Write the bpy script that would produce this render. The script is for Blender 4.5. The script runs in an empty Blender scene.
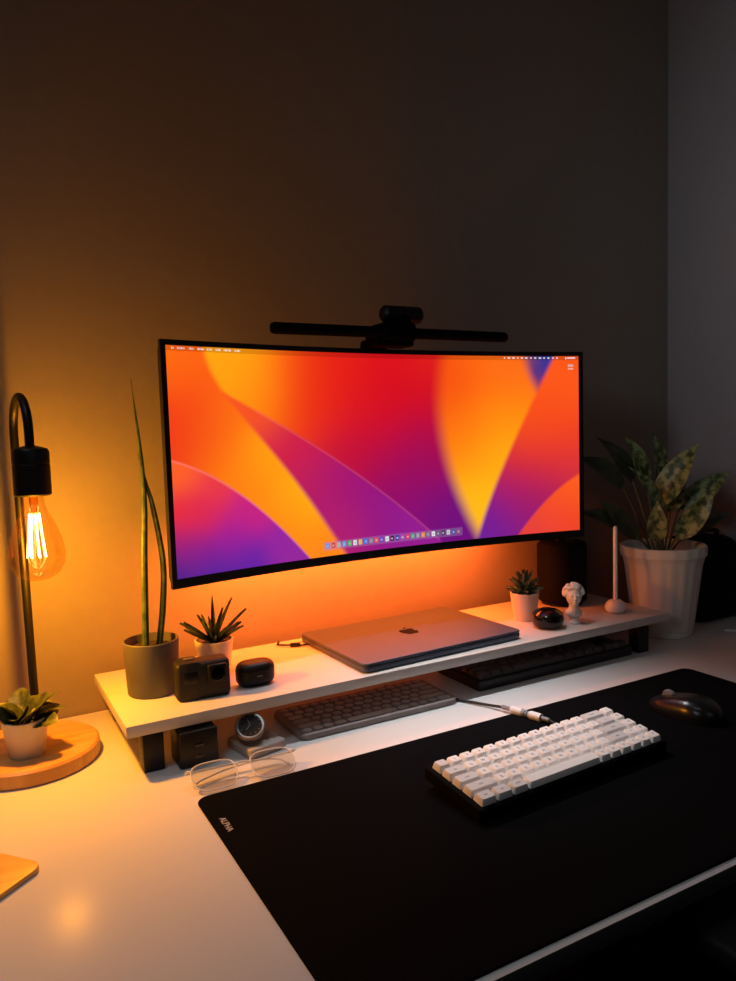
import bpy, bmesh, math, random
import numpy as np
from mathutils import Vector, Matrix
random.seed(7)
scene=bpy.context.scene
COL=scene.collection
try:
    scene.view_settings.view_transform='Standard'
    scene.view_settings.look='None'
except Exception as e: print(e)
th,pi_,ro=[math.radians(v) for v in (61.26,4.646,-1.7718)]
F=Vector((math.cos(th)*math.cos(pi_),math.sin(th)*math.cos(pi_),-math.sin(pi_)))
R=Vector((math.sin(th),-math.cos(th),0));U=R.cross(F)
R2=R*math.cos(ro)+U*math.sin(ro);U2=U*math.cos(ro)-R*math.sin(ro)

def lin(c):
    r=[]
    for v in c[:3]:
        v=v/255.
        r.append(v/12.92 if v<=.04045 else ((v+.055)/1.055)**2.4)
    return tuple(r)+(1.,)
# ---------------------------------------------------------------- materials
def M(name,rgb,rough=.5,metal=0.,var=.06,bump=0.,scale=60.,spec=.5,coat=0.,trans=0.,emit=None,es=0.,alpha=1.):
    m=bpy.data.materials.new(name);m.use_nodes=True
    nt=m.node_tree;N=nt.nodes;L=nt.links
    b=N['Principled BSDF']
    c=lin(rgb)
    tc=N.new('ShaderNodeTexCoord');no=N.new('ShaderNodeTexNoise')
    no.inputs['Scale'].default_value=scale;no.inputs['Detail'].default_value=4
    L.new(tc.outputs['Object'],no.inputs['Vector'])
    mx=N.new('ShaderNodeMix');mx.data_type='RGBA'
    mx.inputs['A'].default_value=tuple(v*(1-var) for v in c[:3])+(1,)
    mx.inputs['B'].default_value=tuple(min(1,v*(1+var)) for v in c[:3])+(1,)
    L.new(no.outputs['Fac'],mx.inputs['Factor'])
    L.new(mx.outputs['Result'],b.inputs['Base Color'])
    b.inputs['Roughness'].default_value=rough;b.inputs['Metallic'].default_value=metal
    b.inputs['Specular IOR Level'].default_value=spec
    b.inputs['Coat Weight'].default_value=coat
    b.inputs['Transmission Weight'].default_value=trans
    b.inputs['Alpha'].default_value=alpha
    if emit:
        b.inputs['Emission Color'].default_value=lin(emit);b.inputs['Emission Strength'].default_value=es
    if bump>0:
        bp=N.new('ShaderNodeBump');bp.inputs['Strength'].default_value=bump;bp.inputs['Distance'].default_value=.001
        L.new(no.outputs['Fac'],bp.inputs['Height']);L.new(bp.outputs['Normal'],b.inputs['Normal'])
    return m
def M_emit(name,rgb,s):
    m=bpy.data.materials.new(name);m.use_nodes=True
    nt=m.node_tree;nt.nodes.clear()
    e=nt.nodes.new('ShaderNodeEmission');o=nt.nodes.new('ShaderNodeOutputMaterial')
    e.inputs['Color'].default_value=lin(rgb);e.inputs['Strength'].default_value=s
    nt.links.new(e.outputs[0],o.inputs[0]);return m
def M_thin(name,rgb,tint=.9,gloss=.12,edge=.6):
    m=bpy.data.materials.new(name);m.use_nodes=True
    nt=m.node_tree;N=nt.nodes;L=nt.links;N.clear()
    o=N.new('ShaderNodeOutputMaterial');t=N.new('ShaderNodeBsdfTransparent');g=N.new('ShaderNodeBsdfGlossy')
    g.inputs['Roughness'].default_value=.03
    c=lin(rgb);t.inputs['Color'].default_value=c
    lw=N.new('ShaderNodeLayerWeight');lw.inputs['Blend'].default_value=.35
    mp=N.new('ShaderNodeMapRange');mp.inputs['To Min'].default_value=gloss*.3;mp.inputs['To Max'].default_value=edge
    L.new(lw.outputs['Fresnel'],mp.inputs['Value'])
    x=N.new('ShaderNodeMixShader');L.new(mp.outputs[0],x.inputs[0]);L.new(t.outputs[0],x.inputs[1]);L.new(g.outputs[0],x.inputs[2])
    L.new(x.outputs[0],o.inputs[0]);return m
def M_wood(name,a,b_,rough=.4,scale=14.,axis=(1,10,1)):
    m=bpy.data.materials.new(name);m.use_nodes=True
    nt=m.node_tree;N=nt.nodes;L=nt.links;b=N['Principled BSDF']
    tc=N.new('ShaderNodeTexCoord');mp=N.new('ShaderNodeMapping');mp.inputs['Scale'].default_value=axis
    w=N.new('ShaderNodeTexNoise');w.inputs['Scale'].default_value=scale;w.inputs['Detail'].default_value=6;w.inputs['Distortion'].default_value=.6
    cr=N.new('ShaderNodeValToRGB');cr.color_ramp.elements[0].color=lin(a);cr.color_ramp.elements[1].color=lin(b_)
    cr.color_ramp.elements[0].position=.35;cr.color_ramp.elements[1].position=.65
    L.new(tc.outputs['Object'],mp.inputs['Vector']);L.new(mp.outputs[0],w.inputs['Vector']);L.new(w.outputs['Fac'],cr.inputs[0])
    L.new(cr.outputs[0],b.inputs['Base Color']);b.inputs['Roughness'].default_value=rough
    return m
def M_leaf(name,dark,light,scale=40.,pos=(.45,.6),rough=.45):
    m=bpy.data.materials.new(name);m.use_nodes=True
    nt=m.node_tree;N=nt.nodes;L=nt.links;b=N['Principled BSDF']
    tc=N.new('ShaderNodeTexCoord');w=N.new('ShaderNodeTexNoise');w.inputs['Scale'].default_value=scale;w.inputs['Detail'].default_value=5
    cr=N.new('ShaderNodeValToRGB');cr.color_ramp.elements[0].color=lin(dark);cr.color_ramp.elements[1].color=lin(light)
    cr.color_ramp.elements[0].position=pos[0];cr.color_ramp.elements[1].position=pos[1]
    L.new(tc.outputs['Object'],w.inputs['Vector']);L.new(w.outputs['Fac'],cr.inputs[0]);L.new(cr.outputs[0],b.inputs['Base Color'])
    b.inputs['Roughness'].default_value=rough
    return m
BLK=M('black_plastic',(13,13,14),.45,spec=.35)
BLKF=M('black_flat_plastic',(10,10,11),.85,spec=.05)
BLKG=M('black_gloss',(10,10,11),.18)
BLKM=M('black_matte_metal',(12,12,12),.45,.3)
WALLM=M('wall_paint',(134,126,118),.75,0,.07,.3,40,.2)
WALLR=M('wall_paint_side',(136,138,142),.75,0,.05,.25,90,.2)
DESKM=M('desk_white_laminate',(212,210,208),.26,0,.02,0,200,.025)
EDGEM=M('desk_dark_front_face',(62,60,60),.5)
SHELFM=M('shelf_white_laminate',(206,204,200),.4,0,.02,.03,200,.3)
MATM=M('desk_mat_fabric',(9,10,12),.95,0,.2,.3,900,.04)
WHITEC=M('white_ceramic',(222,218,212),.35)
SILV=M('silver_aluminium',(82,90,108),.45,.45,.02,.02,300)
# ---------------------------------------------------------------- mesh helpers
def merge(bm,t,mi=0,mat=None):
    for f in t.faces: f.material_index=mi
    if mat is not None: bmesh.ops.transform(t,matrix=mat,verts=t.verts)
    me=bpy.data.meshes.new('t');t.to_mesh(me);t.free();bm.from_mesh(me);bpy.data.meshes.remove(me)
def rbox(bm,size,c=(0,0,0),bev=.002,seg=2,mi=0,rot=None):
    t=bmesh.new();bmesh.ops.create_cube(t,size=1)
    bmesh.ops.scale(t,vec=size,verts=t.verts)
    if bev>0: bmesh.ops.bevel(t,geom=t.edges[:]+t.verts[:],offset=bev,segments=seg,profile=.5,affect='EDGES')
    m=Matrix.Translation(c)
    if rot is not None: m=m@rot
    merge(bm,t,mi,m)
def lathe(bm,prof,seg=40,c=(0,0,0),mi=0,rot=None,rib=0,ribn=0):
    t=bmesh.new();rings=[]
    for r,z in prof:
        if r<1e-6: rings.append([t.verts.new((0,0,z))])
        else:
            ring=[]
            for i in range(seg):
                a=2*math.pi*i/seg
                rr=r*(1+rib*math.cos(ribn*a)) if rib else r
                ring.append(t.verts.new((rr*math.cos(a),rr*math.sin(a),z)))
            rings.append(ring)
    for A,B in zip(rings,rings[1:]):
        if len(A)==1 and len(B)==1: continue
        for i in range(seg):
            j=(i+1)%seg
            if len(A)==1: t.faces.new((A[0],B[j],B[i]))
            elif len(B)==1: t.faces.new((A[i],A[j],B[0]))
            else: t.faces.new((A[i],A[j],B[j],B[i]))
    bmesh.ops.recalc_face_normals(t,faces=t.faces)
    m=Matrix.Translation(c)
    if rot is not None: m=m@rot
    merge(bm,t,mi,m)
def spline(pts,n=8):
    P=[Vector(p) for p in pts]
    if len(P)<3: return P
    out=[];Q=[P[0]*2-P[1]]+P+[P[-1]*2-P[-2]]
    for i in range(1,len(Q)-2):
        for k in range(n):
            t=k/n
            out.append(.5*((2*Q[i])+(Q[i+1]-Q[i-1])*t+(2*Q[i-1]-5*Q[i]+4*Q[i+1]-Q[i+2])*t*t+(3*Q[i]-Q[i-1]-3*Q[i+1]+Q[i+2])*t**3))
    out.append(P[-1]);return out
def tube(bm,pts,rad,seg=10,mi=0,closed=False):
    t=bmesh.new();P=[Vector(p) for p in pts];n=len(P)
    R=rad if isinstance(rad,(list,tuple)) else [rad]*n
    rings=[];up=None
    for i in range(n):
        if closed: d=(P[(i+1)%n]-P[i-1])
        else: d=P[min(i+1,n-1)]-P[max(i-1,0)]
        d.normalize()
        if up is None:
            up=Vector((0,0,1)) if abs(d.z)<.9 else Vector((1,0,0))
        x=d.cross(up);
        if x.length<1e-5: x=d.cross(Vector((0,1,0)))
        x.normalize();y=x.cross(d);y.normalize();up=y
        ring=[t.verts.new(P[i]+(x*math.cos(2*math.pi*k/seg)+y*math.sin(2*math.pi*k/seg))*R[i]) for k in range(seg)]
        rings.append(ring)
    m=n if closed else n-1
    for i in range(m):
        A=rings[i];B=rings[(i+1)%n]
        for k in range(seg):
            j=(k+1)%seg;t.faces.new((A[k],A[j],B[j],B[k]))
    if not closed:
        t.faces.new(rings[0]);t.faces.new(rings[-1])
    bmesh.ops.recalc_face_normals(t,faces=t.faces)
    merge(bm,t,mi)
def rrect(w,d,r,n=8):
    pts=[]
    for cx,cy,a0 in ((w/2-r,d/2-r,0),(-w/2+r,d/2-r,90),(-w/2+r,-d/2+r,180),(w/2-r,-d/2+r,270)):
        for k in range(n+1):
            a=math.radians(a0+90*k/n);pts.append((cx+r*math.cos(a),cy+r*math.sin(a)))
    return pts
def plate(bm,w,d,r,z0,z1,c=(0,0),bev=0,mi=0,top=1.,rot=None,n=8):
    t=bmesh.new();h=z1-z0
    if bev>0:
        levels=[]
        for k in range(5):
            a=math.pi/2*k/4;levels.append((z0+bev*(1-math.cos(a)),w-2*bev*(1-math.sin(a)),d-2*bev*(1-math.sin(a))))
        for k in range(5):
            a=math.pi/2*k/4;levels.append((z1-bev*(1-math.sin(a)),w*top-2*bev*(1-math.cos(a)),d*top-2*bev*(1-math.cos(a))))
    else: levels=[(z0,w,d),(z1,w*top,d*top)]
    rings=[]
    for z,a,b in levels: rings.append([t.verts.new((x,y,z)) for x,y in rrect(a,b,max(1e-4,min(r,a/2-1e-5,b/2-1e-5)),n)])
    N=len(rings[0])
    for A,B in zip(rings,rings[1:]):
        for i in range(N): t.faces.new((A[i],A[(i+1)%N],B[(i+1)%N],B[i]))
    t.faces.new(rings[0][::-1]);t.faces.new(rings[-1])
    bmesh.ops.recalc_face_normals(t,faces=t.faces)
    m=Matrix.Translation((c[0],c[1],0))
    if rot is not None: m=rot@m
    merge(bm,t,mi,m)
def sph(bm,r,c,sc=(1,1,1),mi=0,u=20,v=12,rot=None):
    t=bmesh.new();bmesh.ops.create_uvsphere(t,u_segments=u,v_segments=v,radius=r)
    m=Matrix.Translation(c)
    if rot is not None: m=m@rot
    m=m@Matrix.Diagonal((*sc,1));merge(bm,t,mi,m)
def leaf(bm,base,direction,length,width,bend=.3,fold=.25,mi=0,n=10,shape=1.0,tip=1.6,thick=0,roll=0):
    t=bmesh.new();d=Vector(direction).normalized();p=Vector(base)
    side=d.cross(Vector((0,0,1)))
    if side.length<.05: side=Vector((1,0,0))
    side.normalize();side=(Matrix.Rotation(roll,3,d)@side)
    rows=[]
    step=length/n
    for i in range(n+1):
        s=i/n
        w=width*.5*(math.sin(math.pi*min(1,s**shape))**.8 if tip>0 else (1-s)**.7)
        if tip<0: w=width*.5*((1-s)**.75)*(.75+.5*s)
        w=max(w,.0004)
        nrm=side.cross(d).normalized()
        rows.append([t.verts.new(p-side*w+nrm*w*fold*2),t.verts.new(p-side*w*.5+nrm*w*fold*.7),t.verts.new(p-nrm*thick),t.verts.new(p+side*w*.5+nrm*w*fold*.7),t.verts.new(p+side*w+nrm*w*fold*2)])
        p=p+d*step
        d=(d+Vector((0,0,-bend/n))).normalized()
    for A,B in zip(rows,rows[1:]):
        for k in range(4): t.faces.new((A[k],A[k+1],B[k+1],B[k]))
    merge(bm,t,mi)
def broadleaf(bm,a,b,width,nh,lift=.15,fold=.10,mi=0,n=14,shp=.66,pw=.95):
    t=bmesh.new();a=Vector(a);b=Vector(b);L_=(b-a).length
    c=(a+b)/2+Vector(nh).normalized()*L_*lift
    rows=[]
    for i in range(n+1):
        s=i/n
        p=a*(1-s)**2+c*2*s*(1-s)+b*s*s
        d=((c-a)*(1-s)+(b-c)*s).normalized()
        side=d.cross(Vector(nh)).normalized();nm=side.cross(d).normalized()
        w=width*.5*max(.012,math.sin(math.pi*s**shp)**pw) if s<1 else width*.005
        wav=.05*math.sin(s*13)*w
        rows.append([t.verts.new(p+side*w*k+nm*(abs(k)*w*fold*2+(wav if abs(k)==1 else 0))) for k in (-1,-.66,-.33,0,.33,.66,1)])
    for A,B in zip(rows,rows[1:]):
        for k in range(6): t.faces.new((A[k],A[k+1],B[k+1],B[k]))
    merge(bm,t,mi)
def finish(name,bm,mats,loc=(0,0,0),parent=None,rotz=0,smooth=True,angle=35,rot=None,mesh=None):
    me=mesh
    if me is None:
        me=bpy.data.meshes.new(name);bm.to_mesh(me);bm.free()
        for m in (mats if isinstance(mats,(list,tuple)) else [mats]): me.materials.append(m)
        if smooth:
            for p in me.polygons: p.use_smooth=True
            try: me.set_sharp_from_angle(angle=math.radians(angle))
            except Exception as e: pass
    o=bpy.data.objects.new(name,me);COL.objects.link(o)
    o.location=loc
    if rot is not None: o.rotation_euler=rot
    elif rotz: o.rotation_euler=(0,0,rotz)
    if parent: o.parent=parent
    return o
def tag(o,label,cat,group=None):
    o['label']=label;o['category']=cat
    if group:o['group']=group
    return o
def thing(name,label,cat,loc,rotz=0,rot=None):
    e=bpy.data.objects.new(name,None);e.empty_display_size=.02;COL.objects.link(e);e.location=loc
    e.rotation_euler=rot if rot is not None else (0,0,rotz)
    return tag(e,label,cat)
def text_mesh(s,size,extr=.0001,align='CENTER'):
    cu=bpy.data.curves.new('t','FONT');cu.body=s;cu.size=size;cu.extrude=extr;cu.align_x=align;cu.align_y='CENTER';cu.resolution_u=2
    o=bpy.data.objects.new('t',cu);COL.objects.link(o)
    dg=bpy.context.evaluated_depsgraph_get();dg.update()
    me=bpy.data.meshes.new_from_object(o.evaluated_get(dg))
    bpy.data.objects.remove(o);bpy.data.curves.remove(cu);return me
def addtext(bm,s,size,mat,mi,extr=.0001,align='CENTER'):
    me=text_mesh(s,size,extr,align);t=bmesh.new();t.from_mesh(me);bpy.data.meshes.remove(me);merge(bm,t,mi,mat)
T=Matrix.Translation
def RX(a):return Matrix.Rotation(math.radians(a),4,'X')
def RY(a):return Matrix.Rotation(math.radians(a),4,'Y')
def RZ(a):return Matrix.Rotation(math.radians(a),4,'Z')

DZ=.75; SZ=.8212
# ---------------------------------------------------------------- room
def wall(name,size,c,m):
    bm=bmesh.new();rbox(bm,size,(0,0,0),0);o=finish(name,bm,m,c,smooth=False);o['kind']='structure';return o
YW=1.276;XR=1.56
FLOORM=M_wood('floor_wood',(84,42,30),(116,64,46),.5,9,(1,9,1))
wall('wall_back',(4.6,.1,2.8),(-.69,YW+.05,1.4),WALLM)
wall('wall_right',(.1,4.0,2.8),(XR+.05,-.724,1.4),WALLR)
wall('wall_left',(.1,4.0,2.8),(-3.04,-.724,1.4),WALLM)
wall('wall_front',(4.6,.1,2.8),(-.69,-2.774,1.4),WALLM)
wall('floor',(4.8,4.2,.1),(-.69,-.72,-.05),FLOORM)
wall('ceiling',(4.8,4.2,.1),(-.69,-.72,2.85),M('ceiling_paint',(150,148,144),.8))
# ---------------------------------------------------------------- desk
dk=thing('desk','long white laminate desk with black metal legs against the wall','desk',(.3,.86,0))
bm=bmesh.new();rbox(bm,(2.46,1.272-.458,.02),(0,(1.272+.458)/2-.86,DZ-.01),.002,2)
for f in bm.faces:
    if f.normal.y<-.5: f.material_index=1  # front side of the board is darker than its white top
finish('desktop',bm,[DESKM,EDGEM],(0,0,0),dk)
for lx in (-1.1,1.1):
    for ly in (-.34,.34):
        bm=bmesh.new();rbox(bm,(.05,.05,DZ-.02),(0,0,(DZ-.02)/2),.003);finish('leg',bm,BLKM,(lx,ly,0),dk)
# ---------------------------------------------------------------- desk mat
MX0,MX1,MY0,MY1=.2285,1.132,.466,.886
bm=bmesh.new();plate(bm,MX1-MX0,MY1-MY0,.016,0,.003,bev=.001)
mcx,mcy=(MX0+MX1)/2,(MY0+MY1)/2
addtext(bm,'ALPHA',.0110,T((.2425-mcx,.806-mcy,.0031))@RZ(-90),1,.00005)
o=finish('desk_mat',bm,[MATM,M('mat_label_print',(190,190,190),.6)],(mcx,mcy,DZ))
tag(o,'large black fabric desk mat with small white label','desk mat')
# ---------------------------------------------------------------- shelf riser
SX0,SX1,SY0,SY1=.1695,1.212,.988,1.245
sh=thing('desk_shelf','long white desk riser shelf on black legs','shelf',((SX0+SX1)/2,(SY0+SY1)/2,DZ))
bm=bmesh.new();rbox(bm,(SX1-SX0,SY1-SY0,.016),(0,0,SZ-DZ-.008),.001);finish('shelf_board',bm,SHELFM,(0,0,0),sh)
for lx in (.205,1.150):
    for ly in (1.008,1.222):
        bm=bmesh.new();rbox(bm,(.028,.026,SZ-DZ-.016),(0,0,(SZ-DZ-.016)/2),.0015);finish('leg',bm,BLK,(lx-(SX0+SX1)/2,ly-(SY0+SY1)/2,0),sh)
# ---------------------------------------------------------------- monitor
XL,XRt,ME,ZB,ZT=.2611,1.0735,1.075,.9768,1.3379
mx=(XL+XRt)/2;hw=(XRt-XL)/2;RAD=1.75
def ycur(x): return math.sqrt(RAD*RAD-(x)**2)-math.sqrt(RAD*RAD-hw*hw)
mon=thing('monitor','wide curved black monitor showing colourful petal wallpaper','monitor',(mx,ME,DZ))
def curved(bm,x0,x1,z0,z1,y0,y1,n=48,mi=0,inset=0):
    t=bmesh.new();rows=[]
    for i in range(n+1):
        x=x0+(x1-x0)*i/n;yy=ycur(x)
        rows.append([t.verts.new((x,yy+y0,z0)),t.verts.new((x,yy+y0,z1)),t.verts.new((x,yy+y1,z1-inset)),t.verts.new((x,yy+y1,z0+inset))])
    for A,B in zip(rows,rows[1:]):
        for k in range(4): t.faces.new((A[k],A[(k+1)%4],B[(k+1)%4],B[k]))
    t.faces.new(rows[0]);t.faces.new(rows[-1][::-1])
    bmesh.ops.recalc_face_normals(t,faces=t.faces);merge(bm,t,mi)
zb,zt=ZB-DZ,ZT-DZ
bz=.008;bzb=.014
bm=bmesh.new()
curved(bm,-hw,hw,zt-bz,zt,0,.012);curved(bm,-hw,hw,zb,zb+bzb,0,.012)
curved(bm,-hw,-hw+bz,zb+bzb,zt-bz,0,.012,3);curved(bm,hw-bz,hw,zb+bzb,zt-bz,0,.012,3)
finish('bezel',bm,BLK,(0,0,0),mon,smooth=False)
bm=bmesh.new();curved(bm,-hw+.002,hw-.002,zb+.002,zt-.002,.0121,.026,48,0,.012)
curved(bm,-.22,.22,zb+.05,zt-.05,.0262,.05,24,0,.02)
finish('rear_housing',bm,BLK,(0,0,0),mon,smooth=False)
bm=bmesh.new()
px=1.180-mx;py=1.2605-ME
rbox(bm,(.11,.012,.11),(0,.102,.40),.003)
tube(bm,spline([(0,.115,.40),(.1,.150,.38),(.25,.168,.30),(px-.1,py-.008,.245),(px,py-.002,.235)],6),.0125,12)
lathe(bm,[(0,0),(.0145,0),(.0145,.25),(0,.25)],20,(px,py,0))
lathe(bm,[(0,0),(.0150,0),(.0150,.03),(0,.03)],20,(px,py,.215))
finish('monitor_arm',bm,BLKM,(0,0,0),mon)
FL=744.7931
def paint(WX,WY,WZ):
    d=WX*F.x+WY*F.y+(WZ-1.2)*F.z
    X=368+FL*(WX*R2.x+WY*R2.y+(WZ-1.2)*R2.z)/d
    Y=490.5-FL*(WX*U2.x+WY*U2.y+(WZ-1.2)*U2.z)/d
    def field(pts,sg=20.):
        num=np.zeros(X.shape+(3,));den=np.zeros(X.shape)
        for x,y,c in pts:
            d2=(X-x)**2+(Y-y)**2
            w=np.exp(-d2/(2*sg*sg))+.02*np.exp(-d2/(2*(2.5*sg)**2))+2e-5/(1+d2/900.)
            num+=w[...,None]*np.array(lin(c)[:3]);den+=w
        return num/den[...,None]
    def fy(pts,deg=3):
        a=np.array(pts,float);k=np.polyfit(a[:,0],a[:,1],deg);return np.polyval(k,X)
    def fx(pts,deg=3):
        a=np.array(pts,float);k=np.polyfit(a[:,1],a[:,0],deg);return np.polyval(k,Y)
    def sm(v,w=1.2):
        q=np.clip(v/w*.5+.5,0,1)[...,None];return q*q*(3-2*q)
    C=field([(330,360,(224,20,20)),(400,370,(216,10,24)),(430,400,(200,10,36)),(380,430,(204,10,34)),(335,405,(226,24,22)),(420,470,(144,12,92)),(445,512,(104,16,122)),(405,500,(136,12,112)),(350,445,(190,14,56)),(290,370,(250,80,14)),(245,368,(255,160,16)),(222,362,(255,165,16)),(262,400,(254,122,16)),(440,352,(228,40,18)),(305,410,(236,50,18)),(240,385,(255,150,16)),(370,395,(214,14,28)),(435,440,(164,10,72)),(320,380,(228,30,18)),(390,465,(160,12,80)),(440,380,(212,18,28))],23)
    Lx=fx([(442,350),(437,380),(438,420),(446,460),(459,500),(478,537)])
    Yl=field([(470,380,(250,96,14)),(500,370,(252,108,16)),(450,420,(246,96,16)),(466,460,(255,146,14)),(478,505,(255,186,24)),(520,385,(253,120,16)),(447,385,(236,66,16)),(505,420,(254,146,14)),(497,455,(255,172,18)),(480,420,(253,122,14)),(455,450,(250,116,14)),(470,490,(255,178,20)),(520,362,(240,96,30))])
    k=sm(X-Lx-2,10);C=C*(1-k)+Yl*k
    n1=fx([(524,356),(530,374),(538,392)],2)
    Bl=field([(541,358,(34,46,140)),(536,374,(66,44,130)),(538,388,(160,60,80)),(552,362,(60,56,150)),(527,360,(150,70,70))],8)
    mk=sm(X-n1,7)*(Y<394)[...,None];C=C*(1-mk)+Bl*mk
    Cx=fx([(555,354),(545,375),(526,415),(508,455),(490,500),(477,540)])
    Rt=field([(570,370,(248,80,22)),(556,400,(244,66,24)),(542,430,(240,62,24)),(572,440,(242,66,24)),(527,455,(216,42,44)),(515,490,(175,28,88)),(497,520,(116,26,140)),(487,535,(100,32,155)),(577,466,(205,44,60)),(545,490,(160,26,86)),(528,515,(140,26,116)),(560,385,(250,100,26)),(550,460,(214,40,50)),(535,425,(248,90,22))])
    k=sm(X-Cx,3.5);C=C*(1-k)+Rt*k
    D=fy([(585,471),(560,488),(538,509),(519,534)],2)
    mk=sm(Y-D,2.5)*(X>515)[...,None]
    C=C*(1-mk)+mk*field([(575,485,(250,96,26)),(555,510,(246,76,30)),(575,525,(228,60,40)),(535,526,(220,60,66))])
    Bc=fy([(222,392),(260,412),(300,437),(340,462),(380,490),(410,513),(436,536)])
    mB=sm(Y-Bc,3.)*(X<442)[...,None]*(X>222)[...,None]
    P=field([(258,415,(244,84,30)),(285,445,(212,34,62)),(325,490,(162,22,108)),(370,500,(142,20,126)),(350,530,(168,30,112)),(412,528,(146,30,142)),(305,450,(194,24,78)),(340,478,(160,20,110)),(385,530,(138,24,132)),(308,478,(196,34,76)),(335,525,(180,30,100))])
    C=C*(1-mB)+P*mB
    ln=np.exp(-((Y-Bc-.6)/1.1)**2)[...,None]*((X>255)&(X<440))[...,None]*.2
    C=C*(1-ln)+np.array(lin((250,110,110))[:3])*ln
    Ax=fx([(204,346),(208,365),(216,382),(232,402),(262,440),(300,488),(322,517),(342,548)],4)
    Lf=field([(172,350,(250,108,14)),(190,375,(249,92,18)),(180,425,(238,58,22)),(176,448,(234,50,26)),(228,415,(252,120,16)),(258,455,(255,160,14)),(300,508,(255,172,16)),(332,545,(254,130,24)),(222,455,(249,112,16)),(285,525,(250,120,20)),(200,365,(248,100,18)),(210,420,(242,76,20)),(205,450,(242,82,20)),(240,480,(252,126,18)),(195,400,(240,66,20))])
    mL=sm(Ax-X,4.5);C=C*(1-mL)+Lf*mL
    E=fy([(170,460),(210,475),(250,501),(285,531),(312,560)])
    mE=sm(Y-E,2.)*(X<318)[...,None]
    Bb=field([(182,473,(252,96,34)),(212,487,(232,56,66)),(248,514,(196,34,125)),(186,515,(234,44,48)),(232,540,(150,30,150)),(200,556,(116,30,150)),(285,548,(150,36,155)),(180,576,(56,34,130)),(250,562,(84,34,160)),(205,515,(210,36,86)),(300,556,(140,40,150)),(188,545,(165,32,104)),(215,575,(70,36,150))],15)
    C=C*(1-mE)+Bb*mE
    ln=np.exp(-((Y-E-.8)/1.2)**2)[...,None]*(X<312)[...,None]*.3
    C=C*(1-ln)+np.array(lin((255,150,150))[:3])*ln
    return C
NX,NZ=900,384
xs=np.linspace(-hw+bz,hw-bz,NX);zs=np.linspace(zt-bz,zb+bzb,NZ)
ycs=np.sqrt(RAD**2-xs**2)-math.sqrt(RAD**2-hw*hw)+.0022
V=np.empty((NZ,NX,3));V[...,0]=xs[None,:];V[...,1]=ycs[None,:];V[...,2]=zs[:,None]
S,Tt=np.meshgrid(np.linspace(0,1,NX),np.linspace(0,1,NZ))
colr=paint(V[...,0]+mx,V[...,1]+ME,V[...,2]+DZ)
def smooth_icons():
    mb=Tt<.021
    colr[mb]*=.72
    rnd=random.Random(3)
    x=.012
    def blk(s0,s1,t0,t1,c,a=1.):
        mk=(S>=s0)&(S<s1)&(Tt>=t0)&(Tt<t1);colr[mk]=colr[mk]*(1-a)+np.array(lin(c)[:3])*a
    for k,wd in enumerate([.004,.016,.01,.012,.011,.009,.016,.012]):
        s=x
        while s<x+wd-.001:
            blk(s,s+.0016,.006,.0155,(240,240,240),.7);s+=.0026
        x+=wd+.007
    x=.80
    for k in range(13):
        wd=rnd.choice([.004,.005,.006]);blk(x,x+wd,.007,.015,(240,240,240),.75);x+=wd+.0065
    blk(.965,.968,.006,.016,(240,240,240),.8);blk(.970,.992,.006,.0155,(240,240,240),.7)
    blk(.972,.986,.045,.062,(190,190,190),.6);blk(.972,.986,.070,.075,(235,235,235),.6)
    d0,d1=.322,.680
    blk(d0,d1,.928,.972,(150,110,170),.35)
    cols=[(60,150,240),(200,60,60),(170,170,190),(50,170,230),(60,180,90),(220,220,225),(230,180,60),(40,120,230),(130,130,150),(240,80,60),(100,70,200),(225,225,230),(30,30,34),(30,60,160),(190,60,200),(220,60,90),(60,170,120),(150,150,160),(230,140,40),(120,120,130),(225,225,230),(90,100,120),(60,60,80),(200,200,210),(70,90,160),(150,80,120)]
    n=len(cols);w=(d1-d0-.008)/n
    for k,c in enumerate(cols):
        s=d0+.004+k*w
        blk(s+.0022,s+w-.0022,.937,.963,c,.92)
        c2=tuple(min(255,255-v*.5) for v in c)
        blk(s+.005,s+w-.005,.946,.955,c2,.7)
smooth_icons()
me=bpy.data.meshes.new('screen')
idx=np.arange(NX*NZ).reshape(NZ,NX)
Fq=np.stack([idx[:-1,:-1],idx[1:,:-1],idx[1:,1:],idx[:-1,1:]],-1).reshape(-1,4)
me.vertices.add(NX*NZ);me.vertices.foreach_set('co',V.reshape(-1))
me.loops.add(Fq.size);me.loops.foreach_set('vertex_index',Fq.reshape(-1).astype(np.int32))
me.polygons.add(len(Fq));me.polygons.foreach_set('loop_start',np.arange(0,Fq.size,4,dtype=np.int32))
me.update(calc_edges=True);me.validate()
ca=me.color_attributes.new('wallpaper','FLOAT_COLOR','POINT')
rgba=np.ones((NX*NZ,4));rgba[:,:3]=colr.reshape(-1,3);ca.data.foreach_set('color',rgba.reshape(-1))
sm_=bpy.data.materials.new('screen_display');sm_.use_nodes=True
N=sm_.node_tree.nodes;Lk=sm_.node_tree.links;pb=N['Principled BSDF']
at=N.new('ShaderNodeAttribute');at.attribute_name='wallpaper'
pb.inputs['Base Color'].default_value=(.003,.003,.003,1);pb.inputs['Roughness'].default_value=.4;pb.inputs['Specular IOR Level'].default_value=.2
Lk.new(at.outputs['Color'],pb.inputs['Emission Color']);pb.inputs['Emission Strength'].default_value=1.05
me.materials.append(sm_)
for p in me.polygons: p.use_smooth=True
so=bpy.data.objects.new('screen',me);COL.objects.link(so);so.parent=mon
so['label']='glowing display with orange, red and purple petals and a dock'
bm=bmesh.new();rbox(bm,(.62,.004,.008),(0,0,0),.001);finish('light_strip',bm,M_emit('led_glow',(255,90,30),3.),(0,.082,zb+.03),mon)
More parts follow.
